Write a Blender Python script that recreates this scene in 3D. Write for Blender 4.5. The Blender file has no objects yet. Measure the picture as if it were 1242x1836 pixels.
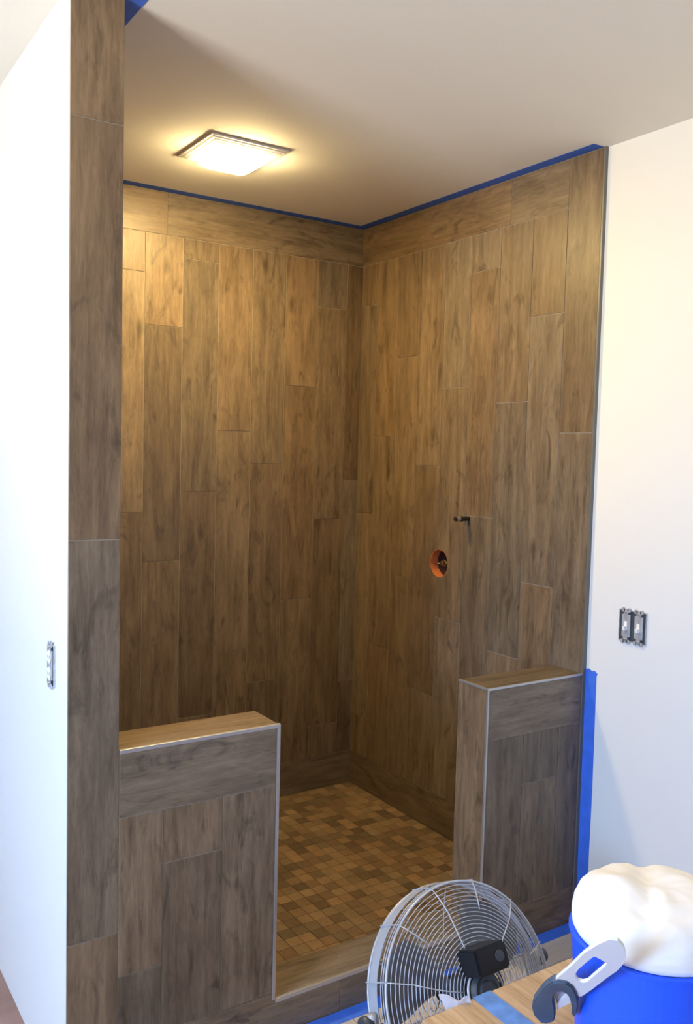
import bpy, bmesh, math, random
from mathutils import Vector, Matrix, noise
random.seed(7)
sc = bpy.context.scene
COL = sc.collection

# ------------------------------------------------------------------ camera
F_PX, W_PX, H_PX = 1592.9, 1242, 1836
YAW, PITCH, ROLL = math.radians(33.3618), math.radians(-3.8148), math.radians(1.4394)
CAM = Vector((-0.6567, -1.8959, 1.4915))
fwd = Vector((math.sin(YAW)*math.cos(PITCH), math.cos(YAW)*math.cos(PITCH), math.sin(PITCH)))
r0 = Vector((math.cos(YAW), -math.sin(YAW), 0)); u0_ = r0.cross(fwd)
RIGHT = r0*math.cos(ROLL) + u0_*math.sin(ROLL); UP = -r0*math.sin(ROLL) + u0_*math.cos(ROLL)
cd = bpy.data.cameras.new('camera'); cam = bpy.data.objects.new('camera', cd); COL.objects.link(cam)
cd.sensor_fit = 'VERTICAL'; cd.sensor_height = 24.0; cd.lens = F_PX/H_PX*24.0
cd.clip_start = 0.02
m = Matrix.Identity(4)
for i in range(3):
    m[i][0], m[i][1], m[i][2], m[i][3] = RIGHT[i], UP[i], -fwd[i], CAM[i]
cam.matrix_world = m
sc.camera = cam

def ray(px, py):
    return fwd + RIGHT*((px-W_PX/2)/F_PX) + UP*((H_PX/2-py)/F_PX)
def at_depth(px, py, d): return CAM + ray(px, py)*d
def on_z(px, py, z):
    d = ray(px, py); return CAM + d*((z-CAM.z)/d.z)
def project(p):
    d = Vector(p)-CAM; z = d.dot(fwd)
    return W_PX/2+F_PX*d.dot(RIGHT)/z, H_PX/2-F_PX*d.dot(UP)/z

# ------------------------------------------------------------------ world, window light, exposure
world = bpy.data.worlds.new('world'); sc.world = world; world.use_nodes = True
wt = world.node_tree; bg = wt.nodes['Background']
SKY, GROUND = (21.0, 31.5, 50.0), (49.0, 47.0, 43.0)     # hazy blue sky above, sunlit ground below the horizon
wtc = wt.nodes.new('ShaderNodeTexCoord'); wsp = wt.nodes.new('ShaderNodeSeparateXYZ'); wt.links.new(wtc.outputs['Generated'], wsp.inputs[0])
wmr = wt.nodes.new('ShaderNodeMapRange'); wmr.inputs['From Min'].default_value = -.04; wmr.inputs['From Max'].default_value = .04
wt.links.new(wsp.outputs['Z'], wmr.inputs['Value'])
wmx = wt.nodes.new('ShaderNodeMix'); wmx.data_type = 'RGBA'; wmx.clamp_result = False; wmx.inputs[6].default_value = (*GROUND, 1); wmx.inputs[7].default_value = (*SKY, 1)
wt.links.new(wmr.outputs[0], wmx.inputs[0]); wt.links.new(wmx.outputs[2], bg.inputs[0]); bg.inputs[1].default_value = 1.0
WIN = dict(x=-2.6, y0=-1.75, y1=-0.65, z0=0.85, z1=2.05)
pl = bpy.data.lights.new('window_left_offscreen', 'AREA'); pl.shape = 'RECTANGLE'; pl.size = 1.2; pl.size_y = 1.1; pl.cycles.is_portal = True
po = bpy.data.objects.new('window_left_offscreen', pl); COL.objects.link(po)
po.location = (WIN['x']-.06, (WIN['y0']+WIN['y1'])/2, (WIN['z0']+WIN['z1'])/2)
po.rotation_euler = Vector((1, 0, 0)).to_track_quat('-Z', 'Y').to_euler()
sc.view_settings.view_transform = 'Standard'
sc.view_settings.look = 'None'
sc.view_settings.gamma = 1.0
sc.view_settings.exposure = 0.0
sc.view_settings.use_curve_mapping = False

# ------------------------------------------------------------------ constants (metres)
XR, YB, H = 1.499, 1.298, 2.44
ZF, ZP, T, XA, XB, ZC, XC = 0.037, 0.814, 0.132, 0.410, 1.101, 0.101, -0.115
ROOM_X0, ROOM_Y0 = -2.6, -5.0

# ------------------------------------------------------------------ materials
def mat(name):
    M = bpy.data.materials.new(name); M.use_nodes = True
    nt = M.node_tree; b = nt.nodes['Principled BSDF']
    return M, nt, b
def simple(name, col, rough=.5, metal=0.0, bump=None, var=0.0, vscale=6.0, spec=None):
    M, nt, b = mat(name)
    b.inputs['Base Color'].default_value = (*col, 1); b.inputs['Roughness'].default_value = rough
    b.inputs['Metallic'].default_value = metal
    if spec is not None: b.inputs['Specular IOR Level'].default_value = spec
    tc = nt.nodes.new('ShaderNodeTexCoord')
    if var:
        n = nt.nodes.new('ShaderNodeTexNoise'); n.inputs['Scale'].default_value = vscale; n.inputs['Detail'].default_value = 5
        nt.links.new(tc.outputs['Object'], n.inputs['Vector'])
        r = nt.nodes.new('ShaderNodeValToRGB')
        r.color_ramp.elements[0].position = .3; r.color_ramp.elements[1].position = .7
        r.color_ramp.elements[0].color = (*[c*(1-var) for c in col], 1); r.color_ramp.elements[1].color = (*[min(1, c*(1+var)) for c in col], 1)
        nt.links.new(n.outputs['Fac'], r.inputs['Fac']); nt.links.new(r.outputs['Color'], b.inputs['Base Color'])
    if bump:
        n2 = nt.nodes.new('ShaderNodeTexNoise'); n2.inputs['Scale'].default_value = bump[0]; n2.inputs['Detail'].default_value = 3
        nt.links.new(tc.outputs['Object'], n2.inputs['Vector'])
        bp = nt.nodes.new('ShaderNodeBump'); bp.inputs['Strength'].default_value = bump[1]; bp.inputs['Distance'].default_value = .002
        nt.links.new(n2.outputs['Fac'], bp.inputs['Height']); nt.links.new(bp.outputs['Normal'], b.inputs['Normal'])
    return M

def wood_mat(name, dark, mid, light, bright=(.74, 1.2), rough=.42, grain=1.0, knots=True, warm=(1.06, 1.0, .9), cool=(.95, 1.0, 1.06), patch=.55, stain=0.0):
    """wood-look surface; grain runs along each piece's own local Z, every piece gets its own offset and tone"""
    M, nt, b = mat(name); N = nt.nodes; Lk = nt.links
    tc = N.new('ShaderNodeTexCoord'); oi = N.new('ShaderNodeObjectInfo')
    wn = N.new('ShaderNodeTexWhiteNoise'); wn.noise_dimensions = '1D'; Lk.new(oi.outputs['Random'], wn.inputs['W'])
    sc_ = N.new('ShaderNodeVectorMath'); sc_.operation = 'SCALE'; sc_.inputs['Scale'].default_value = 37.0
    Lk.new(wn.outputs['Color'], sc_.inputs[0])
    ad = N.new('ShaderNodeVectorMath'); ad.operation = 'ADD'
    Lk.new(tc.outputs['Object'], ad.inputs[0]); Lk.new(sc_.outputs[0], ad.inputs[1])
    def nz(scale, detail, dist=0.0, rgh=.55):
        mp = N.new('ShaderNodeVectorMath'); mp.operation = 'MULTIPLY'; mp.inputs[1].default_value = scale
        Lk.new(ad.outputs[0], mp.inputs[0])
        n = N.new('ShaderNodeTexNoise'); n.inputs['Scale'].default_value = 1; n.inputs['Detail'].default_value = detail
        n.inputs['Distortion'].default_value = dist; n.inputs['Roughness'].default_value = rgh
        Lk.new(mp.outputs[0], n.inputs['Vector']); return n
    def math_(op, a, c, clamp=False):
        x = N.new('ShaderNodeMath'); x.operation = op; x.use_clamp = clamp
        for i, v in enumerate((a, c)):
            if isinstance(v, (int, float)): x.inputs[i].default_value = v
            else: Lk.new(v, x.inputs[i])
        return x.outputs[0]
    g1 = nz((60*grain, 60*grain, 4.0), 9, .5, .68); g2 = nz((19, 19, 3.4), 8, .8, .64); g3 = nz((230, 230, 30), 4)
    s = math_('ADD', math_('MULTIPLY', g1.outputs['Fac'], 1-patch), math_('MULTIPLY', g2.outputs['Fac'], patch))
    s = math_('ADD', s, math_('MULTIPLY', math_('SUBTRACT', g3.outputs['Fac'], .5), .22))
    ramp = N.new('ShaderNodeValToRGB'); e = ramp.color_ramp.elements
    e[0].position = .30; e[0].color = (*dark, 1); e[1].position = .70; e[1].color = (*light, 1)
    em = e.new(.5); em.color = (*mid, 1)
    Lk.new(s, ramp.inputs['Fac'])
    # tone of this piece
    sep = N.new('ShaderNodeSeparateColor'); Lk.new(wn.outputs['Color'], sep.inputs[0])
    br = N.new('ShaderNodeMapRange'); br.inputs['To Min'].default_value, br.inputs['To Max'].default_value = bright
    Lk.new(sep.outputs['Red'], br.inputs['Value'])
    hu = N.new('ShaderNodeMix'); hu.data_type = 'RGBA'; hu.inputs[6].default_value = (*warm, 1); hu.inputs[7].default_value = (*cool, 1)
    Lk.new(sep.outputs['Green'], hu.inputs[0])
    m1 = N.new('ShaderNodeVectorMath'); m1.operation = 'MULTIPLY'; Lk.new(ramp.outputs['Color'], m1.inputs[0]); Lk.new(hu.outputs[2], m1.inputs[1])
    m2 = N.new('ShaderNodeVectorMath'); m2.operation = 'SCALE'; Lk.new(m1.outputs[0], m2.inputs[0]); Lk.new(br.outputs[0], m2.inputs['Scale'])
    out = m2.outputs[0]
    if stain:       # broad darker blotches of the printed wood
        g4 = nz((16, 16, 5.5), 6, 1.6, .6)
        st = N.new('ShaderNodeMapRange'); st.inputs['From Min'].default_value = .56; st.inputs['From Max'].default_value = .70
        st.inputs['To Min'].default_value = 1; st.inputs['To Max'].default_value = 1-stain; Lk.new(g4.outputs['Fac'], st.inputs['Value'])
        m3 = N.new('ShaderNodeVectorMath'); m3.operation = 'SCALE'; Lk.new(out, m3.inputs[0]); Lk.new(st.outputs[0], m3.inputs['Scale']); out = m3.outputs[0]
    if knots:
        mp = N.new('ShaderNodeVectorMath'); mp.operation = 'MULTIPLY'; mp.inputs[1].default_value = (9, 0, 3.6); Lk.new(ad.outputs[0], mp.inputs[0])
        wob = nz((40, 40, 24), 2)
        wv = N.new('ShaderNodeVectorMath'); wv.operation = 'SCALE'; wv.inputs['Scale'].default_value = .12; Lk.new(wob.outputs['Color'], wv.inputs[0])
        wa = N.new('ShaderNodeVectorMath'); wa.operation = 'ADD'; Lk.new(mp.outputs[0], wa.inputs[0]); Lk.new(wv.outputs[0], wa.inputs[1])
        vo = N.new('ShaderNodeTexVoronoi'); vo.inputs['Scale'].default_value = 1; Lk.new(wa.outputs[0], vo.inputs['Vector'])
        sv = N.new('ShaderNodeSeparateColor'); Lk.new(vo.outputs['Color'], sv.inputs[0])
        pick = math_('GREATER_THAN', sv.outputs['Red'], .70)
        near = N.new('ShaderNodeMapRange'); near.inputs['From Min'].default_value = .035; near.inputs['From Max'].default_value = .17
        near.inputs['To Min'].default_value = .72; near.inputs['To Max'].default_value = 0
        Lk.new(vo.outputs['Distance'], near.inputs['Value'])
        k = math_('MULTIPLY', pick, near.outputs[0], True)
        mx = N.new('ShaderNodeMix'); mx.data_type = 'RGBA'; Lk.new(k, mx.inputs[0]); Lk.new(out, mx.inputs[6])
        mx.inputs[7].default_value = (*[c*.42 for c in dark], 1); out = mx.outputs[2]
    Lk.new(out, b.inputs['Base Color'])
    b.inputs['Roughness'].default_value = rough
    bp = N.new('ShaderNodeBump'); bp.inputs['Strength'].default_value = .18; bp.inputs['Distance'].default_value = .0015
    Lk.new(g1.outputs['Fac'], bp.inputs['Height']); Lk.new(bp.outputs['Normal'], b.inputs['Normal'])
    return M

M_TILE = wood_mat('wood_look_porcelain', (.068, .047, .029), (.164, .118, .077), (.268, .200, .135), bright=(.78, 1.16), stain=.48, warm=(1.10, 1.0, .86), cool=(.93, 1.0, 1.07))
M_OAK = wood_mat('oak_board', (.32, .215, .125), (.50, .36, .23), (.64, .485, .34), bright=(1, 1), rough=.5, grain=1.3, knots=False, patch=.2)
M_PALE = wood_mat('pale_floor_board', (.44, .38, .33), (.55, .49, .44), (.66, .60, .55), bright=(.9, 1.05), rough=.5, knots=False, patch=.4)
M_MOSAIC = wood_mat('mosaic_porcelain', (.150, .105, .066), (.205, .146, .092), (.26, .189, .122), bright=(.52, 1.26), rough=.45, knots=False, grain=.9,
                    warm=(1.10, .95, .80), cool=(.98, .98, .90))
M_GROUT = simple('grout', (.31, .278, .238), .9, var=.08, vscale=40)
M_FGROUT = simple('floor_grout', (.17, .124, .082), .9, var=.1, vscale=40)
M_WALL = simple('wall_paint', (.735, .74, .735), .75, bump=(260, .05))
M_CEIL = simple('ceiling_paint', (.80, .79, .75), .85, bump=(180, .10))
M_TRIM = simple('satin_aluminium', (.52, .52, .52), .38, .75)
M_DTRIM = simple('dark_edge_profile', (.16, .16, .15), .45, .3)
M_TAPE = simple('blue_painter_tape', (.040, .145, .66), .62, var=.10, vscale=30)
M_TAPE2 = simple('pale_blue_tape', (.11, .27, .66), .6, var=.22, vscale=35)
M_PAPER = simple('rosin_paper', (.34, .20, .155), .9, var=.16, vscale=9)
M_FRAME = simple('window_vinyl', (.86, .86, .85), .4)
M_ORANGE = simple('orange_membrane', (.52, .155, .045), .7, var=.12, vscale=30)
M_BLACK = simple('black_plastic', (.012, .013, .016), .35, var=.2)
M_BRASS = simple('brass', (.62, .47, .24), .3, 1.0)
M_STEEL = simple('steel', (.62, .62, .62), .3, 1.0)
M_DARKPIPE = simple('blackened_pipe', (.045, .038, .03), .4, .7)
M_GALV = simple('galvanised_steel', (.50, .53, .57), .42, .5, var=.2, vscale=60)
M_WHITEP = simple('white_plastic', (.85, .85, .84), .4)
M_GREYP = simple('grey_plastic', (.36, .38, .41), .5)
M_CHROME = simple('fan_wire', (.48, .52, .60), .38, .25)
M_BLADE = simple('fan_blade_aluminium', (.24, .24, .26), .5, .2)
M_MOTOR = simple('motor_grey', (.06, .068, .08), .5, .2, var=.35, vscale=25)
M_BUCKET = simple('blue_plastic', (.016, .105, .88), .38)
M_CLOTH = simple('white_cloth', (.92, .92, .92), .9, bump=(60, .25))
M_RUBBER = simple('slate_rubber', (.075, .105, .15), .62, var=.12, vscale=30)
M_LILAC = simple('lilac_grey_plastic', (.40, .41, .50), .5)
M_FILM = simple('plastic_film', (.62, .61, .68), .35)

M_LENS, nt, b = mat('lamp_lens')
b.inputs['Base Color'].default_value = (1, .95, .85, 1)
b.inputs['Emission Color'].default_value = (1.0, .70, .265, 1); b.inputs['Emission Strength'].default_value = 275.0
M_LENS_SIDE, nt, b = mat('lamp_lens_side')
b.inputs['Base Color'].default_value = (1, .95, .85, 1)
b.inputs['Emission Color'].default_value = (1.0, .76, .38, 1); b.inputs['Emission Strength'].default_value = 105.0
M_GLASS, nt, b = mat('window_glass')
tr = nt.nodes.new('ShaderNodeBsdfTransparent'); gl = nt.nodes.new('ShaderNodeBsdfGlossy'); gl.inputs['Roughness'].default_value = .02
mx = nt.nodes.new('ShaderNodeMixShader'); mx.inputs[0].default_value = .06
nt.links.new(tr.outputs[0], mx.inputs[1]); nt.links.new(gl.outputs[0], mx.inputs[2])
nt.links.new(mx.outputs[0], nt.nodes['Material Output'].inputs['Surface'])

# ------------------------------------------------------------------ mesh helpers
def link(name, me, M, parent=None, loc=None, rot=None):
    if M and not me.materials: me.materials.append(M)
    o = bpy.data.objects.new(name, me); COL.objects.link(o)
    if parent: o.parent = parent
    if loc is not None: o.location = loc
    if rot is not None: o.rotation_euler = rot
    return o
def from_bm(name, bm, M, parent=None, smooth=False, **k):
    bmesh.ops.recalc_face_normals(bm, faces=bm.faces[:])
    me = bpy.data.meshes.new(name); bm.to_mesh(me); bm.free()
    if smooth:
        for p in me.polygons: p.use_smooth = True
    return link(name, me, M, parent, **k)
def tag(o, label, cat, group=None, kind=None):
    o['label'] = label; o['category'] = cat
    if group: o['group'] = group
    if kind: o['kind'] = kind
    return o
def empty(name, loc=(0, 0, 0)):
    o = bpy.data.objects.new(name, None); COL.objects.link(o); o.location = loc; o.empty_display_size = .05; return o
def add_box(bm, lo, hi, mtx=None):
    r = bmesh.ops.create_cube(bm, size=1.0)
    s = [hi[i]-lo[i] for i in range(3)]; c = [(hi[i]+lo[i])/2 for i in range(3)]
    for v in r['verts']:
        v.co = Vector((v.co.x*s[0]+c[0], v.co.y*s[1]+c[1], v.co.z*s[2]+c[2]))
        if mtx: v.co = mtx @ v.co
    return r['verts']
def box(name, lo, hi, M, parent=None, bevel=0.0, origin=None):
    bm = bmesh.new(); org = Vector(origin) if origin else Vector((0, 0, 0))
    add_box(bm, [lo[i]-org[i] for i in range(3)], [hi[i]-org[i] for i in range(3)])
    if bevel: bmesh.ops.bevel(bm, geom=bm.edges[:], offset=bevel, segments=2, affect='EDGES', profile=.6)
    return from_bm(name, bm, M, parent, loc=org)
def add_tube(bm, pts, r, n=8, closed=False, cap=True):
    pts = [Vector(p) for p in pts]; rings = []; L = len(pts)
    rs = r if isinstance(r, (list, tuple)) else [r]*L
    prev = None
    for i, p in enumerate(pts):
        if closed: d = pts[(i+1) % L]-pts[i-1]
        else: d = pts[min(i+1, L-1)]-pts[max(i-1, 0)]
        d.normalize()
        if prev is None:
            a = Vector((0, 0, 1)) if abs(d.z) < .9 else Vector((1, 0, 0)); x = d.cross(a).normalized()
        else:
            x = (prev - d*prev.dot(d)).normalized()
        prev = x; y = d.cross(x)
        rings.append([bm.verts.new(p + (x*math.cos(2*math.pi*k/n) + y*math.sin(2*math.pi*k/n))*rs[i]) for k in range(n)])
    for i in range(L if closed else L-1):
        a, c = rings[i], rings[(i+1) % L]
        for k in range(n): bm.faces.new((a[k], a[(k+1) % n], c[(k+1) % n], c[k]))
    if cap and not closed:
        bm.faces.new(rings[0][::-1]); bm.faces.new(rings[-1])
def add_lathe(bm, prof, n=48, mtx=None, close=True):
    """prof: list of (r, z)"""
    rings = []
    for r, z in prof:
        if r < 1e-6:
            v = bm.verts.new((0, 0, z)); rings.append([v]*n)
        else: rings.append([bm.verts.new((r*math.cos(2*math.pi*k/n), r*math.sin(2*math.pi*k/n), z)) for k in range(n)])
    vs = set()
    for a, c in zip(rings, rings[1:]):
        for k in range(n):
            f = [a[k], a[(k+1) % n], c[(k+1) % n], c[k]]; u = []
            for v in f:
                if v not in u: u.append(v)
            if len(u) > 2: bm.faces.new(u)
    for r in rings: vs.update(r)
    if mtx:
        for v in vs: v.co = mtx @ v.co
def add_prism(bm, poly, z0, z1, mtx=None, holes=None):
    """extruded 2-D outline"""
    lo = [bm.verts.new((p[0], p[1], z0)) for p in poly]; hi = [bm.verts.new((p[0], p[1], z1)) for p in poly]
    n = len(poly); bm.faces.new(lo[::-1]); bm.faces.new(hi)
    for i in range(n): bm.faces.new((lo[i], lo[(i+1) % n], hi[(i+1) % n], hi[i]))
    if mtx:
        for v in lo+hi: v.co = mtx @ v.co

# planks: local X = across the grain, local Y = out of the face, local Z = along the grain
GAP, PT, CH = .0022, .006, .0005
def plank_mesh(w, l, t=PT):
    me_key = (round(w, 4), round(l, 4), round(t, 4))
    if me_key in plank_mesh.cache: return plank_mesh.cache[me_key]
    bm = bmesh.new(); a, c = w/2, l/2
    def loop(da, y): return [bm.verts.new((sx*(a-da), y, sz*(c-da))) for sx, sz in ((-1, -1), (1, -1), (1, 1), (-1, 1))]
    r1, r2, r3 = loop(0, -t), loop(0, -CH), loop(CH, 0)
    for A, B in ((r1, r2), (r2, r3)):
        for i in range(4): bm.faces.new((A[i], A[(i+1) % 4], B[(i+1) % 4], B[i]))
    bm.faces.new(r3)
    bmesh.ops.recalc_face_normals(bm, faces=bm.faces[:])
    # face must look towards +Y
    bm.faces.ensure_lookup_table()
    if bm.faces[-1].normal.y < 0:
        for f in bm.faces: f.normal_flip()
    me = bpy.data.meshes.new('tile_plank'); bm.to_mesh(me); bm.free(); me.materials.append(M_TILE)
    plank_mesh.cache[me_key] = me
    return me
plank_mesh.cache = {}
def plank(parent, O, U, V, u0, u1, v0, v1, along='v', name='tile_plank'):
    """rectangle on the face with origin O and axes U, V (outward normal = U x V)"""
    O, U, V = Vector(O), Vector(U), Vector(V); Nn = U.cross(V)
    g = GAP/2; du, dv = (u1-u0)-GAP, (v1-v0)-GAP
    cpos = O + U*(u0+u1)/2 + V*(v0+v1)/2 + Nn*random.uniform(-.00035, .00035)
    if along == 'v': w, l, ax, az = du, dv, -U, V
    else: w, l, ax, az = dv, du, V, U
    # right handed: ax x N = az
    if ax.cross(Nn).dot(az) < 0: ax = -ax
    o = link(name, plank_mesh(w, l), M_TILE, parent)
    R = Matrix((ax, Nn, az)).transposed().to_4x4(); R.translation = cpos
    o.matrix_local = R
    return o
def columns(parent, O, U, V, cols, v_lo, v_hi):
    """cols: list of (u0, u1, [joint heights]) or (u0, u1, joints, lo, hi)"""
    out = []
    for c in cols:
        u0, u1, js = c[:3]; lo = c[3] if len(c) > 3 else v_lo; hi = c[4] if len(c) > 4 else v_hi
        zs = [lo] + sorted(z for z in js if lo+.02 < z < hi-.02) + [hi]
        for a, c2 in zip(zs, zs[1:]): out.append(plank(parent, O, U, V, u0, u1, a, c2))
    return out
def cut(objs, cutter):
    for o in objs:
        md = o.modifiers.new('cut', 'BOOLEAN'); md.operation = 'DIFFERENCE'; md.object = cutter; md.solver = 'EXACT'
    bpy.context.view_layer.update(); dg = bpy.context.evaluated_depsgraph_get()
    for o in objs:
        me = bpy.data.meshes.new_from_object(o.evaluated_get(dg)); o.modifiers.clear(); o.data = me
    bpy.data.objects.remove(cutter)

# ================================================================== SETTING
S = 'structure'
tag(box('floor', (ROOM_X0-.12, ROOM_Y0-.12, -.1), (XR+.15, YB+.14, 0), M_PAPER), 'room floor covered with pinkish brown protective paper', 'floor', kind=S)
tag(box('ceiling', (ROOM_X0-.12, ROOM_Y0-.12, H), (XR+.15, YB+.14, H+.1), M_CEIL), 'off-white painted ceiling over shower and room', 'ceiling', kind=S)

# --- back wall of the shower
wb = tag(box('wall_back', (-.008, YB+.002, 0), (XR+.15, YB+.14, H), M_GROUT), 'tall shower back wall clad in wood-look plank tiles', 'wall', kind=S)
Ob, Ub, Vb = (0, YB, 0), Vector((1, 0, 0)), Vector((0, 0, 1))
# outward normal of U x V = X x Z = -Y : faces the room
ZT, ZB = 2.283, .181
back_cols = [(0.0, .082, [1.7, .82]), (.082, .232, [2.05, 1.16, .3]), (.232, .382, [1.5, .62]), (.382, .532, [2.137, 1.249, .362]),
             (.532, .682, [1.948, 1.062]), (.682, .831, [2.209, 1.325, .44]), (.831, .978, [1.566, .683]), (.978, 1.128, [1.438, .546]),
             (1.128, 1.279, [1.76, .875]), (1.279, 1.424, [2.094, 1.209, .319]), (1.424, XR, [1.376, .494])]
columns(wb, Ob, Ub, Vb, back_cols, ZB, ZT)
for a, c in ((0, .617), (.617, XR)): plank(wb, Ob, Ub, Vb, a, c, ZT, H-.001, 'u')
for a, c in ((0, .72), (.72, XR)): plank(wb, Ob, Ub, Vb, a, c, ZF, ZB, 'u')
tag(box('wall_back_left', (ROOM_X0-.12, YB+.012, 0), (-.008, YB+.14, H), M_WALL), 'white painted wall beyond the shower partition', 'wall', kind=S)

# --- right wall
wr = tag(box('wall_right', (XR+.012, ROOM_Y0-.12, 0), (XR+.15, YB+.14, H), M_WALL), 'white painted right wall, tiled inside the shower', 'wall', kind=S)
bed = box('grout_bed', (XR+.002, .002, 0), (XR+.012, YB+.002, H), M_GROUT, wr)
Or, Ur, Vr = (XR, 0, 0), Vector((0, -1, 0)), Vector((0, 0, 1))   # U x V = -Y x Z = -X ; u = -Y
right_cols = [(1.179, YB, [2.113, 1.236, .35]), (1.035, 1.179, [1.564, .682]), (.889, 1.035, [1.878, .997]), (.742, .889, [1.449, .558]),
              (.592, .742, [1.744, .869]), (.442, .592, [2.15, 1.273, .38]), (.289, .442, [1.679, .799]), (.139, .289, [1.958, 1.066])]
hole_planks = []
for a, c, js in right_cols:
    ps = columns(wr, Or, Ur, Vr, [(-c, -a, js)], ZB, ZT)
    if abs(a-.742) < .001 or abs(a-.592) < .001: hole_planks += [p for p in ps if abs(p.location.z-1.079) < p.dimensions.z/2+.07]
columns(wr, Or, Ur, Vr, [(-.139, -.003, [1.573, .68])], 0.0, H-.001)
for a, c in ((.139, .40), (.40, YB)): plank(wr, Or, Ur, Vr, -c, -a, ZT, H-.001, 'u')
for a, c in ((.139, .50), (.50, YB)): plank(wr, Or, Ur, Vr, -c, -a, ZF, ZB, 'u')
box('edge_trim', (XR-.001, -.004, 0), (XR+.0125, .0025, H), M_DTRIM, wr)
# round opening for the shower valve
HY, HZ, HR = .727, 1.079, .054
bm = bmesh.new(); bmesh.ops.create_cone(bm, cap_ends=True, segments=40, radius1=HR, radius2=HR, depth=.2, matrix=Matrix.Translation((XR, HY, HZ)) @ Matrix.Rotation(math.pi/2, 4, 'Y'))
cutter = from_bm('cutter', bm, None)
cut(hole_planks+[bed, wr], cutter)

# --- left partition wall (full height) with the tiled end
wl = tag(box('wall_left', (-.113, .010, 0), (-.010, YB+.002, H), M_WALL), 'full-height partition wall with a narrow tiled end', 'wall', kind=S)
box('grout_bed', (-.113, .002, 0), (-.002, .010, H), M_GROUT, wl)
box('grout_bed', (-.010, .010, 0), (-.002, YB, H), M_GROUT, wl)
columns(wl, (0, 0, 0), (1, 0, 0), (0, 0, 1), [(XC, 0, [2.175, 1.289, .3925])], 0, H-.001)
Ol, Ul, Vl = (0, 0, 0), Vector((0, 1, 0)), Vector((0, 0, 1))     # Y x Z = +X
ys = [T, .20, .35, .50, .65, .80, .95, 1.10, 1.25, YB]
columns(wl, Ol, Ul, Vl, [(a, c, [.45+.29*((i*3) % 4), 1.34+.29*((i*3) % 4)]) for i, (a, c) in enumerate(zip(ys, ys[1:]))], ZB, ZT)
columns(wl, Ol, Ul, Vl, [(.003, T, [1.7])], ZP, H-.001)
for a, c in ((T, .7), (.7, YB)):
    plank(wl, Ol, Ul, Vl, a, c, ZT, H-.001, 'u'); plank(wl, Ol, Ul, Vl, a, c, ZF, ZB, 'u')

# --- rest of the room, with the window that lights it
tag(box('wall_rear', (ROOM_X0-.12, ROOM_Y0-.12, 0), (XR+.15, ROOM_Y0, H), M_WALL), 'white painted wall behind the viewer', 'wall', kind=S)
bm = bmesh.new(); x0, x1 = ROOM_X0-.12, ROOM_X0
add_box(bm, (x0, ROOM_Y0, 0), (x1, WIN['y0'], H)); add_box(bm, (x0, WIN['y1'], 0), (x1, YB+.012, H))
add_box(bm, (x0, WIN['y0'], 0), (x1, WIN['y1'], WIN['z0'])); add_box(bm, (x0, WIN['y0'], WIN['z1']), (x1, WIN['y1'], H))
tag(from_bm('wall_window', bm, M_WALL), 'white painted wall with the window opening', 'wall', kind=S)
bm = bmesh.new(); fw = .045; y0, y1, z0, z1 = WIN['y0'], WIN['y1'], WIN['z0'], WIN['z1']
add_box(bm, (x0+.02, y0, z0), (x1, y0+fw, z1)); add_box(bm, (x0+.02, y1-fw, z0), (x1, y1, z1))
add_box(bm, (x0+.02, y0, z0), (x1, y1, z0+fw)); add_box(bm, (x0+.02, y0, z1-fw), (x1, y1, z1))
win = tag(from_bm('window_1', bm, M_FRAME), 'white framed window in the side wall', 'window', kind=S)
box('pane', (x0+.085, y0+fw, z0+fw), (x0+.09, y1-fw, z1-fw), M_GLASS, win)

# --- half walls and curb
def half_wall(name, xa, xb, label):
    o = tag(box(name, (xa+.002, .002, 0), (xb-.002, T-.002, ZP-.002), M_GROUT), label, 'half wall', kind=S); return o
Of, Uf, Vf = (0, 0, 0), Vector((1, 0, 0)), Vector((0, 0, 1))
hl = half_wall('wall_half_left', -.0035, XA, 'low half wall tiled in plank tiles beside the tall partition')
tw = .009
plank(hl, Of, Uf, Vf, .001, XA-tw+.001, .658, ZP-tw+.001, 'u')
columns(hl, Of, Uf, Vf, [(.001, .107, [.286], 0, .658), (.107, .257, [.5285], .120, .658), (.257, XA-tw+.001, [], .120, .658)], 0, 1)
plank(hl, (0, 0, ZP), (1, 0, 0), (0, 1, 0), 0, XA-.002, tw-.002, T, 'u')                    # cap
columns(hl, (XA, 0, 0), (0, 1, 0), (0, 0, 1), [(tw-.002, T, [])], ZC, ZP-.003)               # end
columns(hl, (0, T, 0), (-1, 0, 0), (0, 0, 1), [(-.13, -.002, [.5]), (-.28, -.13, [.35]), (-XA, -.28, [.6])], ZF, ZP-.002)
box('edge_trim', (.001, -.0015, ZP-tw), (XA+.0015, tw-.001, ZP+.001), M_TRIM, hl, .0012)
box('edge_trim', (XA-tw+.001, -.0015, ZC), (XA+.0015, tw-.001, ZP-tw), M_TRIM, hl, .0012)
hr = half_wall('wall_half_right', XB, XR, 'low half wall tiled in plank tiles against the white right wall')
tr_ = .006
plank(hr, Of, Uf, Vf, XB+tr_-.001, XR-.001, .657, ZP-tr_+.001, 'u')
columns(hr, Of, Uf, Vf, [(XB+tr_-.001, 1.252, [], .12, .657), (1.252, 1.402, [.50], .12, .657), (1.402, XR-.001, [], .12, .657)], 0, 1)
plank(hr, Of, Uf, Vf, XB+tr_-.001, XR-.001, 0, .12, 'u')
plank(hr, (0, 0, ZP), (1, 0, 0), (0, 1, 0), XB+tr_-.002, XR-.001, tr_-.002, T, 'u')
columns(hr, (XB, 0, 0), (0, -1, 0), (0, 0, 1), [(-T, -tr_+.002, [])], ZC, ZP-tr_)
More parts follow.
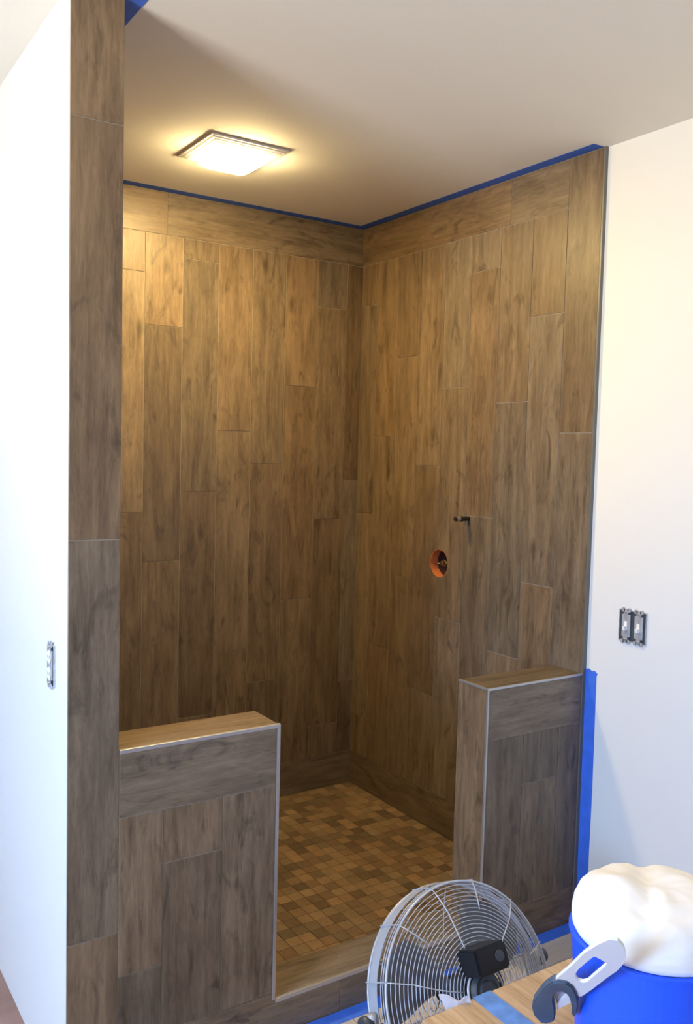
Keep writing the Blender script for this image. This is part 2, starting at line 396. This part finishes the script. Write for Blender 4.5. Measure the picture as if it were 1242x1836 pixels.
columns(hr, (0, T, 0), (-1, 0, 0), (0, 0, 1), [(-1.25, -XB, [.5]), (-1.40, -1.25, [.35]), (-XR+.001, -1.40, [.6])], ZF, ZP-.002)
box('edge_trim', (XB-.001, -.0015, ZP-tr_), (XR-.0015, tr_-.001, ZP+.001), M_TRIM, hr, .001)
box('edge_trim', (XB-.001, -.0015, ZC), (XB+tr_-.001, tr_-.001, ZP-tr_), M_TRIM, hr, .001)
box('edge_trim', (XB-.001, tr_-.001, ZP-tr_), (XB+tr_-.001, T, ZP+.001), M_TRIM, hr, .001)
cb = tag(box('shower_curb', (XA, .002, 0), (XB, T-.002, ZC-.002), M_GROUT), 'low tiled shower curb between the two half walls', 'curb', kind=S)
# front tile that steps round the foot of the left half wall
bm = bmesh.new(); g = GAP/2; lx, lz = .36, .05
outl = [(.107+g, g), (.609-g, g), (.609-g, ZC-.0105), (XA+.003, ZC-.0105), (XA+.003, .120-g-.002), (XA-.003, .120-g), (.107+g, .120-g)]
add_prism(bm, [(p[1]-lz, p[0]-lx) for p in outl], -PT, 0)
for v in bm.verts: v.co = Vector((v.co.x, v.co.z, v.co.y))
o = from_bm('tile_plank', bm, M_TILE, cb)
R4 = Matrix((Vector((0, 0, 1)), Vector((0, -1, 0)), Vector((1, 0, 0)))).transposed().to_4x4(); R4.translation = (lx, 0, lz); o.matrix_local = R4
plank(cb, Of, Uf, Vf, .609, XB, 0, ZC-.009, 'u')
plank(cb, (0, 0, ZC), (1, 0, 0), (0, 1, 0), XA+.001, XB-.001, .008, T, 'u')
columns(cb, (0, T, 0), (-1, 0, 0), (0, 0, 1), [(-.75, -XA, []), (-XB, -.75, [])], ZF, ZC-.001)
box('edge_trim', (XA+.002, -.0015, ZC-.010), (XB-.002, .008, ZC+.001), M_TRIM, cb, .0012)

# --- shower floor with mosaic tiles
fs = tag(box('floor_shower', (0, T, 0), (XR, YB, ZF-.0022), M_FGROUT), 'shower floor of small square brown mosaic tiles', 'floor', kind=S)
PITCH_M = .0462; tile_s = PITCH_M-.0016
def mosaic_mesh(sx, sy):
    bm = bmesh.new(); a, c, t, ch = sx/2, sy/2, .005, .0007
    def loop(d, z): return [bm.verts.new((q*(a-d), w*(c-d), z)) for q, w in ((-1, -1), (1, -1), (1, 1), (-1, 1))]
    r = [loop(0, -t), loop(0, -ch), loop(ch, 0)]
    for A, B in zip(r, r[1:]):
        for i in range(4): bm.faces.new((A[i], A[(i+1) % 4], B[(i+1) % 4], B[i]))
    bm.faces.new(r[2]); return bm
bm = mosaic_mesh(tile_s, tile_s); me_m = bpy.data.meshes.new('mosaic_tile'); bm.to_mesh(me_m); bm.free(); me_m.materials.append(M_MOSAIC)
cells = []
nx, ny = int(XR/PITCH_M)+1, int((YB-T)/PITCH_M)+1
vis = [(497, 1427), (629, 1402), (812, 1508), (812, 1600), (690, 1690), (497, 1735)]
def inside(p, poly):
    r = False
    for (ax, ay), (bx, by) in zip(poly, poly[1:]+poly[:1]):
        if (ay > p[1]) != (by > p[1]) and p[0] < (bx-ax)*(p[1]-ay)/(by-ay)+ax: r = not r
    return r
for i in range(nx):
    for j in range(ny):
        x1_, y1_ = XR-i*PITCH_M, YB-j*PITCH_M
        x0_, y0_ = max(x1_-PITCH_M, 0), max(y1_-PITCH_M, T)
        if x1_-x0_ < .008 or y1_-y0_ < .008: continue
        c = ((x0_+x1_)/2, (y0_+y1_)/2, ZF); p = project(c)
        d = (Vector(c)-CAM).length
        cells.append((not inside(p, vis), d, c, x1_-x0_-.0016, y1_-y0_-.0016))
cells.sort(key=lambda q: (q[0], q[1]))
rest = bmesh.new()
for k, (hid, d, c, sx, sy) in enumerate(cells):
    if k < 300 and not hid:
        full = abs(sx-tile_s) < 1e-5 and abs(sy-tile_s) < 1e-5
        if full: me = me_m
        else:
            bm = mosaic_mesh(sx, sy); me = bpy.data.meshes.new('mosaic_tile'); bm.to_mesh(me); bm.free(); me.materials.append(M_MOSAIC)
        o = link('mosaic_tile', me, None, fs); o.location = (c[0], c[1], c[2]+random.uniform(-.0003, .0003))
        o.rotation_euler = (0, 0, 0)
    else:
        t = mosaic_mesh(sx, sy); tm = bpy.data.meshes.new('tmp'); t.to_mesh(tm); t.free()
        n0 = len(rest.verts); rest.from_mesh(tm); bpy.data.meshes.remove(tm); rest.verts.ensure_lookup_table()
        for v in rest.verts[n0:]: v.co += Vector(c)
M_MOSAIC_R = M_MOSAIC.copy(); M_MOSAIC_R.name = 'mosaic_porcelain_joined'
nt = M_MOSAIC_R.node_tree                      # joined tiles: tone per mesh island instead of per object
geo = nt.nodes.new('ShaderNodeNewGeometry')
for n in nt.nodes:
    if n.type == 'TEX_WHITE_NOISE': nt.links.new(geo.outputs['Random Per Island'], n.inputs['W'])
ro = from_bm('mosaic_tile_field', rest, M_MOSAIC_R, fs); ro['kind'] = 'stuff'

# --- pale bare boards on the floor along the curb
for a, c in ((-.10, .62), (.62, XR+.01)):
    bm = bmesh.new(); add_box(bm, (-.0485, -.004, -(c-a)/2+.001), (.0485, 0, (c-a)/2-.001))
    o = from_bm('floor_board', bm, M_PALE); R = Matrix((Vector((0, -1, 0)), Vector((0, 0, 1)), Vector((-1, 0, 0)))).transposed().to_4x4()
    R.translation = ((a+c)/2, -.095, .0045); o.matrix_world = R
    tag(o, 'pale bare floor board at the foot of the left half wall' if a < .5 else 'pale bare floor board running to the white right wall', 'board')

# ================================================================== THINGS
# --- painter's tape
def tape(name, lo, hi, label, M=M_TAPE):
    return tag(box(name, lo, hi, M), label, 'tape')
tp = .0006
tape('painter_tape', (0.001, -.02, H-tp-.0004), (.043, YB-.047, H-.0004), 'blue painter tape on ceiling along the tall left partition')
tape('painter_tape', (0.001, YB-.046, H-tp-.0004), (XR-.046, YB-.001, H-.0004), 'blue painter tape on ceiling along the shower back wall')
tape('painter_tape', (XR-.046, .004, H-tp-.0004), (XR-.001, YB-.001, H-.0004), 'blue painter tape on ceiling along the wall with the valve')
bm = bmesh.new()
yz = [(-.005, .002), (-.046, .002), (-.050, .45), (-.047, .815), (-.051, .822), (-.040, .830), (-.028, .827), (-.016, .833), (-.004, .829)]
xx = XR+.0115
lo = [bm.verts.new((xx, y, z)) for y, z in yz]; hi = [bm.verts.new((xx-tp, y, z)) for y, z in yz]
bm.faces.new(lo); bm.faces.new(hi[::-1])
for i in range(len(yz)): bm.faces.new((lo[i], lo[(i+1) % len(yz)], hi[(i+1) % len(yz)], hi[i]))
tag(from_bm('painter_tape', bm, M_TAPE), 'upright blue tape strip on white wall beside right half wall', 'tape')
tape('painter_tape', (.0, -.048, .0048), (XR+.006, -.003, .0056), 'blue painter tape on the floor along the shower curb')

# --- ceiling fan light
lamp = empty('ceiling_light', (.615, .75, H)); tag(lamp, 'square ceiling vent light glowing warm above the shower', 'ceiling light')
hw = .132
bm = bmesh.new()
for k in range(4):      # sloping louvred frame: stepped square rings
    a, c = hw-.010*k, hw-.010*k-.0065; z0, z1 = -.003-.0035*k-.004, -.001-.0035*k
    for lo_, hi_ in (((-a, -a), (a, -c)), ((-a, c), (a, a)), ((-a, -c), (-c, c)), ((c, -c), (a, c))):
        add_box(bm, (lo_[0], lo_[1], z0), (hi_[0], hi_[1], z1))
from_bm('louvre_grille', bm, M_WHITEP, lamp)
bm = bmesh.new(); add_box(bm, (-hw+.004, -hw+.004, -.0022), (hw-.004, hw-.004, -.0004)); from_bm('back_plate', bm, M_WHITEP, lamp)
bm = bmesh.new()
def sq(s, z, rr=.03):
    out = []
    for qx, qy, a0 in ((1, 1, 0), (-1, 1, 90), (-1, -1, 180), (1, -1, 270)):
        for t in range(0, 91, 30):
            a = math.radians(a0+t); out.append(bm.verts.new((qx*(s-rr)+rr*math.cos(a), qy*(s-rr)+rr*math.sin(a), z)))
    return out
rings = [sq(.094, -.0125), sq(.094, -.018), sq(.088, -.034), sq(.076, -.042), sq(.05, -.046, .02)]
for A, B in zip(rings, rings[1:]):
    for i in range(16): bm.faces.new((A[i], A[(i+1) % 16], B[(i+1) % 16], B[i]))
bm.faces.new(rings[-1]); bm.faces.new(rings[0][::-1])
ln = from_bm('lens', bm, M_LENS, lamp, smooth=True); ln.data.materials.append(M_LENS_SIDE)
for p in ln.data.polygons:
    if p.normal.z > -.55: p.material_index = 1

# --- shower valve rough-in inside the hole
vv = empty('shower_valve', (XR, HY, HZ)); tag(vv, 'rough-in valve with brass stem inside round orange-edged wall hole', 'valve')
RX = Matrix.Rotation(math.pi/2, 4, 'Y')      # lathe axis z -> +X (into the wall)
bm = bmesh.new(); add_lathe(bm, [(HR-.0003, 0), (HR-.0003, .045), (HR-.0018, .045), (HR-.0018, 0), (HR-.0003, 0)], 40, RX)
from_bm('orange_sleeve', bm, M_ORANGE, vv, smooth=False)
bm = bmesh.new(); add_lathe(bm, [(0, .037), (HR-.002, .037), (HR-.002, .044), (0, .044)], 40, RX); from_bm('black_cover', bm, M_BLACK, vv)
bm = bmesh.new(); add_lathe(bm, [(0, .006), (.005, .006), (.0055, .014), (.009, .015), (.0095, .019), (.0095, .026), (.013, .027), (.013, .0375), (0, .0375)], 20, RX); from_bm('stem', bm, M_BRASS, vv)
bm = bmesh.new(); add_tube(bm, [(.020, .03, -.005), (.028, .016, -.002)], .0028, 8); from_bm('screw', bm, M_STEEL, vv)

# --- shower arm stub
pp = empty('shower_pipe_stub', (XR, .565, 1.262)); tag(pp, 'short dark pipe stub sticking out of the tiled wall above valve', 'pipe')
bm = bmesh.new(); add_lathe(bm, [(0, -.066), (.0075, -.066), (.0085, -.063), (.0085, -.040), (.0105, -.040), (.0105, -.034), (.0085, -.034), (.0085, .001)], 16, RX); from_bm('nipple', bm, M_DARKPIPE, pp, smooth=False)
bm = bmesh.new(); add_lathe(bm, [(.0088, -.060), (.0092, -.058), (.0092, -.044), (.0088, -.042)], 16, RX); from_bm('thread', bm, M_STEEL, pp)
bm = bmesh.new(); add_tube(bm, [(-.006, 0, 0), (-.006, 0, -.022)], .006, 10); from_bm('elbow', bm, M_DARKPIPE, pp)

# --- switches in the bare box on the right wall
def switch_gang(name, n, origin, U, label, cat, toggles=True):
    """U: horizontal axis along the wall; V = up; N = out of the wall"""
    U = Vector(U); V = Vector((0, 0, 1)); Nn = U.cross(V)
    R = Matrix((U, V, Nn)).transposed().to_4x4(); R.translation = Vector(origin)
    e = empty(name); e.matrix_world = R; tag(e, label, cat)
    w = .046*n+.008
    bm = bmesh.new()      # shallow metal box rim and its back
    for lo_, hi_ in (((-w/2, -.048), (w/2, -.0455)), ((-w/2, .0455), (w/2, .048)), ((-w/2, -.0455), (-w/2+.0025, .0455)), ((w/2-.0025, -.0455), (w/2, .0455))):
        add_box(bm, (*lo_, .0002), (*hi_, .004))
    from_bm('box_rim', bm, M_GALV, e)
    bm = bmesh.new(); add_box(bm, (-w/2+.002, -.046, .0002), (w/2-.002, .046, .0012)); from_bm('box_back', bm, M_MOTOR, e)
    for k in range(n):
        cx = (k-(n-1)/2)*.046
        bm = bmesh.new()
        add_box(bm, (cx-.008, -.051, .0042), (cx+.008, .051, .0058))
        for sy in (-1, 1):
            for sx in (-1, 1):
                bmesh.ops.create_cone(bm, cap_ends=True, segments=12, radius1=.0068, radius2=.0068, depth=.0016, matrix=Matrix.Translation((cx+sx*.011, sy*.0475, .005)))
        st = from_bm('strap', bm, M_GALV, e)
        for sy in (-1, 1):
            bm = bmesh.new(); bmesh.ops.create_uvsphere(bm, u_segments=10, v_segments=6, radius=.0038, matrix=Matrix.Translation((cx, sy*.0415, .0062))); from_bm('screw', bm, M_STEEL, st)
        bm = bmesh.new(); add_box(bm, (cx-.0155, -.034, .0013), (cx+.0155, .034, .0052)); bmesh.ops.bevel(bm, geom=bm.edges[:], offset=.0012, segments=1, affect='EDGES'); from_bm('body', bm, M_GREYP, e)
        if toggles:
            bm = bmesh.new(); add_box(bm, (cx-.0055, -.013, .0056), (cx+.0055, .013, .0072)); add_box(bm, (cx-.004, -.011, .007), (cx+.004, .001, .016), Matrix.Rotation(.2, 4, 'X'))
            from_bm('toggle', bm, M_WHITEP, e)
        else:
            for sy in (-1, 1):
                bm = bmesh.new(); add_lathe(bm, [(0, .0055), (.0145, .0055), (.0150, .0075), (0, .0078)], 20, Matrix.Translation((cx, sy*.019, 0))); from_bm('socket', bm, M_WHITEP, e)
                bm = bmesh.new()
                for sx in (-1, 1): add_box(bm, (cx+sx*.006-.001, sy*.019-.004, .0078), (cx+sx*.006+.001, sy*.019+.004, .0081))
                from_bm('slot', bm, M_BLACK, e)
    return e
switch_gang('light_switch', 2, (XR+.0119, -.176, .994), (0, -1, 0), 'bare double light switch without cover plate on white wall', 'switch')
switch_gang('outlet', 1, (-.1131, .131, .994), (0, -1, 0), 'bare outlet without cover plate on white side of partition', 'outlet', False)

# --- floor fan
FX, FY, FZ, FR = .7065, -.3744, .231, .237
fan = empty('floor_fan', (FX, FY, 0)); tag(fan, 'round wire-caged floor fan facing into the shower', 'fan')
FTILT = Matrix.Translation((0, 0, FZ)) @ Matrix.Rotation(math.radians(-27.2), 4, 'X') @ Matrix.Translation((0, 0, -FZ))
def head(name, bm, M, parent=None, smooth=False):        # every part of the tilted fan head
    bm.transform(FTILT); return from_bm(name, bm, M, parent, smooth)
def circ(r, y, n=72, z0=FZ): return [(r*math.cos(2*math.pi*k/n), y, z0+r*math.sin(2*math.pi*k/n)) for k in range(n)]
YF, YR = .0375, -.0375                        # front and rear rim planes
def dome(r): return YR - .055*(1-(r/FR)**2)**.8 if r < FR else YR   # rear guard bulge
def domef(r): return YF + .030*(1-(r/FR)**2)**.8 if r < FR else YF
def ring_obj(name, r, y, wire, parent, n=72, M=M_CHROME):
    bm = bmesh.new(); add_tube(bm, circ(r, y, n), wire, 6, closed=True); return head(name, bm, M, parent, smooth=True)
rg = ring_obj('rear_guard', FR, YR, .0034, fan)
k = 0; r = FR-.0085
while r > .052:
    ring_obj('guard_ring', r, dome(r), .0010, rg, 64); r -= .0088
ring_obj('guard_ring', .050, dome(.05), .003, rg, 40)
def guard_wire(p):
    bm = bmesh.new(); add_tube(bm, [(rr*math.cos(a), dome(rr)-.002, FZ+rr*math.sin(a)) for rr, a in p], .0014, 6); head('spoke', bm, M_CHROME, rg, smooth=True)
for k in range(12):
    a = 2*math.pi*(k+.35)/12
    guard_wire([(FR-(FR*.27)*i/5, a) for i in range(6)])
    if k % 2: guard_wire([(FR*.76-FR*.48*i/6, a+.10*i/6) for i in range(7)])
fg = ring_obj('front_guard', FR, YF, .0034, fan)
r = FR-.012
while r > .04:
    ring_obj('guard_ring', r, domef(r), .0009, fg, 56); r -= .0165
for k in range(10):
    a = 2*math.pi*(k+.1)/10; pts = [((FR-(FR-.03)*i/6)*math.cos(a), domef(FR-(FR-.03)*i/6)+.002, FZ+(FR-(FR-.03)*i/6)*math.sin(a)) for i in range(7)]
    bm = bmesh.new(); add_tube(bm, pts, .0015, 6); head('spoke', bm, M_CHROME, fg, smooth=True)
bm = bmesh.new(); add_lathe(bm, [(.03, 0), (.03, .003), (0, .003)], 24, Matrix.Translation((0, YF+.030, FZ)) @ Matrix.Rotation(-math.pi/2, 4, 'X')); head('badge', bm, M_MOTOR, fg)
# side of the cage: hoops and a thin metal band
bm = bmesh.new()
for i in range(1, 8):
    if i in (3, 4, 5): continue
    y = YR+(YF-YR)*i/8; add_tube(bm, circ(FR+.0015, y, 64), .0013, 5, closed=True)
head('side_hoops', bm, M_CHROME, fan, smooth=True)
bm = bmesh.new(); MYZ = Matrix.Translation((0, 0, FZ)) @ Matrix.Rotation(-math.pi/2, 4, 'X')   # z -> +Y
add_lathe(bm, [(FR+.002, -.004), (FR+.003, -.004), (FR+.003, .024), (FR+.002, .024), (FR+.002, -.004)], 72, MYZ)
head('rim_band', bm, M_CHROME, fan, smooth=False)
for k in range(12):
    a = 2*math.pi*(k+.35)/12; c, s_ = math.cos(a), math.sin(a); rr = FR+.0045
    bm = bmesh.new(); add_tube(bm, [(rr*c, YR-.003, FZ+rr*s_), (rr*c, YF+.003, FZ+rr*s_)], .0016, 6); head('cross_wire', bm, M_CHROME, fan)
# blades on a hub
hub_bm = bmesh.new(); add_lathe(hub_bm, [(0, .030), (.030, .030), (.036, .024), (.036, -.004), (0, -.004)], 28, MYZ); hub = head('hub', hub_bm, M_MOTOR, fan, smooth=False)
for b3 in range(3):
    bm = bmesh.new(); a0 = 2*math.pi*b3/3+.55; g_ = []
    NR, NA = 8, 7
    for i in range(NR+1):
        t = i/NR; rr = .034+(FR-.05)*t*.97; half = .32+.30*math.sin(min(1, t*1.25)*math.pi*.62)
        if t > .85: half *= 1-(t-.85)*2.2
        row = []
        for j in range(NA+1):
            s_ = j/NA*2-1; a = a0+half*s_*.85+.15*t; y = .012+.020*s_*(1-.35*t)
            row.append(bm.verts.new((rr*math.cos(a), y, FZ+rr*math.sin(a))))
        g_.append(row)
    for i in range(NR):
        for j in range(NA): bm.faces.new((g_[i][j], g_[i+1][j], g_[i+1][j+1], g_[i][j+1]))
    bmesh.ops.solidify(bm, geom=bm.faces[:], thickness=.0012)
    head('blade', bm, M_BLADE, fan, smooth=True)
# motor behind the blades and its switch box outside the rear guard
bm = bmesh.new(); add_lathe(bm, [(0, -.006), (.040, -.006), (.048, -.014), (.048, -.060), (.044, -.072), (.044, -.090), (.034, -.100), (.030, -.097), (.022, -.097), (.020, -.103), (.008, -.104), (0, -.104)], 36, MYZ)
mo = head('motor', bm, M_MOTOR, fan, smooth=False)
for k in range(10):
    a = 2*math.pi*k/10; bm = bmesh.new(); add_box(bm, (.046, -.085, -.003), (.0515, -.02, .003), Matrix.Translation((0, 0, FZ)) @ Matrix.Rotation(a, 4, 'Y')); head('cooling_fin', bm, M_MOTOR, mo)
bm = bmesh.new(); add_lathe(bm, [(.060, -.070), (.066, -.072), (.066, -.078), (.060, -.080), (.060, -.070)], 48, MYZ); head('motor_ring', bm, M_MOTOR, fan)
bm = bmesh.new(); add_box(bm, (-.048, -.150, FZ+.040), (.044, -.076, FZ+.098)); bmesh.ops.bevel(bm, geom=bm.edges[:], offset=.005, segments=2, affect='EDGES'); sb = head('switch_box', bm, M_BLACK, fan)
bm = bmesh.new(); add_lathe(bm, [(0, -.152), (.012, -.152), (.013, -.149), (0, -.149)], 20, Matrix.Translation((.018, 0, FZ+.070)) @ Matrix.Rotation(-math.pi/2, 4, 'X')); head('knob', bm, M_MOTOR, sb)
# stand: two uprights, floor loop, pivots
for s_ in (-1, 1):
    bm = bmesh.new(); xx = s_*(FR+.018)
    add_tube(bm, [(xx, .01, FZ+.02), (xx, .01, .05), (xx, .004, .022), (xx, -.012, .011), (xx, -.075, .011)], .0105, 10); from_bm('stand_leg', bm, M_CHROME, fan, smooth=True)
    bm = bmesh.new(); add_lathe(bm, [(0, -.012), (.019, -.012), (.021, -.004), (.016, .012), (0, .012)], 20, Matrix.Translation((s_*(FR+.030), .01, FZ)) @ Matrix.Rotation(math.pi/2, 4, 'Y')); from_bm('pivot_knob', bm, M_MOTOR, fan)
bm = bmesh.new(); w_ = FR+.018; add_tube(bm, [(-w_, -.07, .011), (-w_+.02, -.105, .011), (w_-.02, -.105, .011), (w_, -.07, .011)], .0105, 10); from_bm('stand_base', bm, M_CHROME, fan, smooth=True)

# --- work table with oak board
ZBD = .46; TB_Y1 = on_z(900, 1768, ZBD).y; TB_X0 = on_z(764, 1836, ZBD).x
tb = empty('work_table', (TB_X0, TB_Y1, 0)); tag(tb, 'low work table with oak board top in front of the fan', 'table')
TX1, TY0 = 1.20, -1.28; TX0, TY1 = 0, 0
wtx, wty = TX1-TB_X0, TY0-TB_Y1
bm = bmesh.new(); add_box(bm, (0, wty, ZBD-.022), (wtx, 0, ZBD)); bmesh.ops.bevel(bm, geom=bm.edges[:], offset=.0015, segments=1, affect='EDGES')
# grain along Y: rotate the data so that local Z is the world Y axis
Rg = Matrix.Rotation(math.pi/2, 4, 'X')       # local Z -> world -Y
for v in bm.verts: v.co = Rg.inverted() @ v.co
o = from_bm('board_top', bm, M_OAK, tb); o.matrix_local = Rg
bm = bmesh.new(); add_box(bm, (.03, wty+.03, ZBD-.08), (wtx-.03, -.03, ZBD-.022)); from_bm('apron', bm, M_PALE, tb)
for lx_, ly_ in ((.03, -.03), (wtx-.075, -.03), (.03, wty+.075), (wtx-.075, wty+.075)):
    bm = bmesh.new(); add_box(bm, (lx_, ly_-.045, 0), (lx_+.045, ly_, ZBD-.08)); from_bm('leg', bm, M_PALE, tb)
xt0, xt1 = on_z(850, 1793, ZBD).x, on_z(882, 1779, ZBD).x
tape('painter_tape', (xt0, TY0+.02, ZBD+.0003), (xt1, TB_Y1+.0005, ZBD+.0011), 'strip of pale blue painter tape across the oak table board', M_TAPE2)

# --- scrap of plastic film caught behind the table edge
bm = bmesh.new()
pts = [(785, 1783), (800, 1783), (822, 1796), (838, 1786), (846, 1798), (842, 1806), (806, 1822)]
fl = [at_depth(px, py, (on_z(820, 1806, ZBD)-CAM).dot(fwd)+.012+.004*(i % 3)) for i, (px, py) in enumerate(pts)]
cen = sum(fl, Vector())/len(fl); cv = bm.verts.new(cen + Vector((0, -.004, 0))); vs = [bm.verts.new(p) for p in fl]
for i in range(len(vs)): bm.faces.new((cv, vs[i], vs[(i+1) % len(vs)]))
bmesh.ops.subdivide_edges(bm, edges=bm.edges[:], cuts=2, use_grid_fill=True)
for v in bm.verts: v.co += Vector((0, 1, .3))*.004*noise.noise(v.co*60)
bmesh.ops.solidify(bm, geom=bm.faces[:], thickness=.0012)
tag(from_bm('plastic_scrap', bm, M_FILM, smooth=False), 'crumpled pale plastic scrap at table edge before the fan', 'plastic scrap')

# --- blue pail with a white cloth bundle
BD = 1.55; bc = at_depth(1027+.135/BD*F_PX, 1760, BD); BX, BY = bc.x, bc.y; BH = .212
pail = empty('pail', (BX, BY, ZBD)); tag(pail, 'bright blue plastic pail standing on the oak work table', 'pail')
bm = bmesh.new(); add_lathe(bm, [(0, .001), (.120, .001), (.123, .006), (.136, BH-.02), (.136, BH-.004), (.142, BH-.004), (.142, BH), (.132, BH), (.132, BH-.01), (.119, .008), (0, .006)], 64)
from_bm('pail_body', bm, M_BUCKET, pail, smooth=False)
bm = bmesh.new(); add_tube(bm, [(.139*math.cos(a), .139*math.sin(a), BH-.015) for a in [math.radians(-16+i*8) for i in range(19)]], .0022, 8)
from_bm('bail_handle', bm, M_STEEL, pail, smooth=True)
ZTOP = ZBD+BH
rv = Vector((RIGHT.x, RIGHT.y, 0)).normalized(); fv = Vector((fwd.x, fwd.y, 0)).normalized()
bm = bmesh.new(); rows = []; NA, NT = 96, 34
prof = [(0, .004), (.70, .004), (.97, .000), (1.01, .012), (1.035, .03), (1.02, .055), (.95, .078), (.80, .096), (.55, .106), (.28, .109), (0, .110)]
def prof_at(t):
    x = t*(len(prof)-1); i = min(int(x), len(prof)-2); f = x-i; f = f*f*(3-2*f) if 0 else f
    return prof[i][0]*(1-f)+prof[i+1][0]*f, prof[i][1]*(1-f)+prof[i+1][1]*f
for i in range(NT+1):
    r_, z_ = prof_at(i/NT); row = []
    for k in range(NA):
        a = 2*math.pi*k/NA; ca, sa = math.cos(a), math.sin(a)
        u, w_ = r_*ca, r_*sa                       # u: across the view, w: away from the viewer
        amp = min(1, z_/.05)
        p3 = Vector((u*1.6, w_*1.6, z_*12))
        z2 = z_ + amp*(.020*math.exp(-((u+.55)**2+(w_-.1)**2)/.10) - .009*math.exp(-((u+.12-.25*w_)**2)/.02) + .006*noise.noise(p3*1.3) - .007*abs(noise.noise(p3*2.1+Vector((5, 1, 2)))))
        k2 = .136*(1 + amp*(.04*noise.noise(p3*.9+Vector((9, 0, 0))) - .035*abs(noise.noise(p3*1.7))))
        row.append(bm.verts.new(rv*(u*k2) + fv*(w_*k2) + Vector((0, 0, z2*.80))))
    rows.append(row)
for A, B in zip(rows, rows[1:]):
    for k in range(NA): bm.faces.new((A[k], A[(k+1) % NA], B[(k+1) % NA], B[k]))
bmesh.ops.remove_doubles(bm, verts=bm.verts[:], dist=.00002)
cl = from_bm('cloth_bundle', bm, M_CLOTH, smooth=True); cl.location = (BX, BY, ZTOP+.0005)
tag(cl, 'bundled white cloth heaped on top of the blue pail', 'cloth')

# --- white slotted plastic arm with a rubber hook, leaning on the pail
P0 = at_depth(985, 1796, 1.535); P1 = at_depth(1110, 1706, 1.345)
tool = empty('slotted_arm_tool', P0); tag(tool, 'white slotted plastic arm with dark rubber hook leaning on blue pail', 'tool')
nrm = -(RIGHT*0 + fwd); eX = (P1-P0).normalized(); eZ = (nrm-eX*nrm.dot(eX)).normalized(); eY = eZ.cross(eX)
TM = Matrix((eX, eY, eZ)).transposed().to_4x4(); TM.translation = P0
tool.matrix_world = TM
def to_plane(px, py):      # pixel -> the tool's own plane coordinates
    d = ray(px, py); t = (P0-CAM).dot(eZ)/d.dot(eZ); p = CAM+d*t-P0; return (p.dot(eX), p.dot(eY))
def outline(pix, sub=2):
    return [to_plane(*p) for p in pix]
def frame_mesh(outer, inner, z0, z1):
    """flat plate with one hole; outer and inner are resampled to the same count"""
    def resample(poly, n):
        L = [0]; P = [Vector(p) for p in poly]+[Vector(poly[0])]
        for a, c in zip(P, P[1:]): L.append(L[-1]+(c-a).length)
        out = []
        for i in range(n):
            t = L[-1]*i/n; k = max(j for j in range(len(L)) if L[j] <= t+1e-12); k = min(k, len(P)-2)
            f = (t-L[k])/max(L[k+1]-L[k], 1e-9); out.append(P[k].lerp(P[k+1], f))
        return out
    n = 48; A, B = resample(outer, n), resample(inner, n)
    bm = bmesh.new(); rows = []
    for z in (z0, z1):
        rows.append(([bm.verts.new((*p, z)) for p in A], [bm.verts.new((*p, z)) for p in B]))
    for i in range(n):
        j = (i+1) % n
        bm.faces.new((rows[0][0][i], rows[0][0][j], rows[0][1][j], rows[0][1][i])); bm.faces.new((rows[1][0][i], rows[1][1][i], rows[1][1][j], rows[1][0][j]))
        bm.faces.new((rows[0][0][i], rows[1][0][i], rows[1][0][j], rows[0][0][j])); bm.faces.new((rows[0][1][i], rows[0][1][j], rows[1][1][j], rows[1][1][i]))
    return bm
outer = [(996, 1753), (1022, 1731), (1047, 1706), (1072, 1690), (1092, 1681), (1108, 1684), (1119, 1697), (1122, 1712), (1117, 1726), (1105, 1738), (1085, 1752), (1062, 1770), (1040, 1785), (1026, 1774), (1012, 1760)]
inner = [(1036, 1735), (1051, 1722), (1065, 1711), (1077, 1717), (1089, 1725), (1076, 1737), (1063, 1748), (1053, 1757), (1044, 1759), (1034, 1755), (1030, 1745)]
bm = frame_mesh(outline(outer), outline(inner), -.003, .003)
from_bm('slotted_arm', bm, M_WHITEP, tool, smooth=False)
hook = [(990, 1754), (1003, 1752), (1016, 1755), (1027, 1763), (1034, 1776), (1037, 1792), (1035, 1808), (1030, 1816), (1025, 1812), (1025, 1798), (1022, 1785), (1017, 1775), (1008, 1770), (999, 1770), (993, 1777), (992, 1787), (995, 1800), (996, 1814), (993, 1824), (980, 1828), (968, 1825), (958, 1814), (954, 1800), (957, 1789), (966, 1776), (977, 1763)]
bm = bmesh.new(); add_prism(bm, outline(hook), -.007, .008)
bmesh.ops.recalc_face_normals(bm, faces=bm.faces[:])
ed = [e for e in bm.edges if len(e.link_faces) == 2 and e.calc_face_angle(0) > 1.2 and abs((e.verts[0].co-e.verts[1].co).z) < 1e-5]
bmesh.ops.bevel(bm, geom=ed, offset=.0022, segments=2, affect='EDGES')
hk = from_bm('rubber_hook', bm, M_RUBBER, tool, smooth=False)
cup = [(999, 1771), (1008, 1771), (1016, 1776), (1021, 1785), (1022, 1790), (1010, 1795), (1000, 1803), (996, 1798), (993, 1787), (994, 1777)]
bm = bmesh.new(); add_prism(bm, outline(cup), -.006, -.003); from_bm('cup_liner', bm, M_LILAC, hk)
band = [(998, 1801), (1006, 1791), (1018, 1781), (1024, 1785), (1024, 1797), (1010, 1803), (998, 1810)]
bm = bmesh.new(); add_prism(bm, outline(band), -.005, .001); from_bm('inner_band', bm, M_WHITEP, hk)
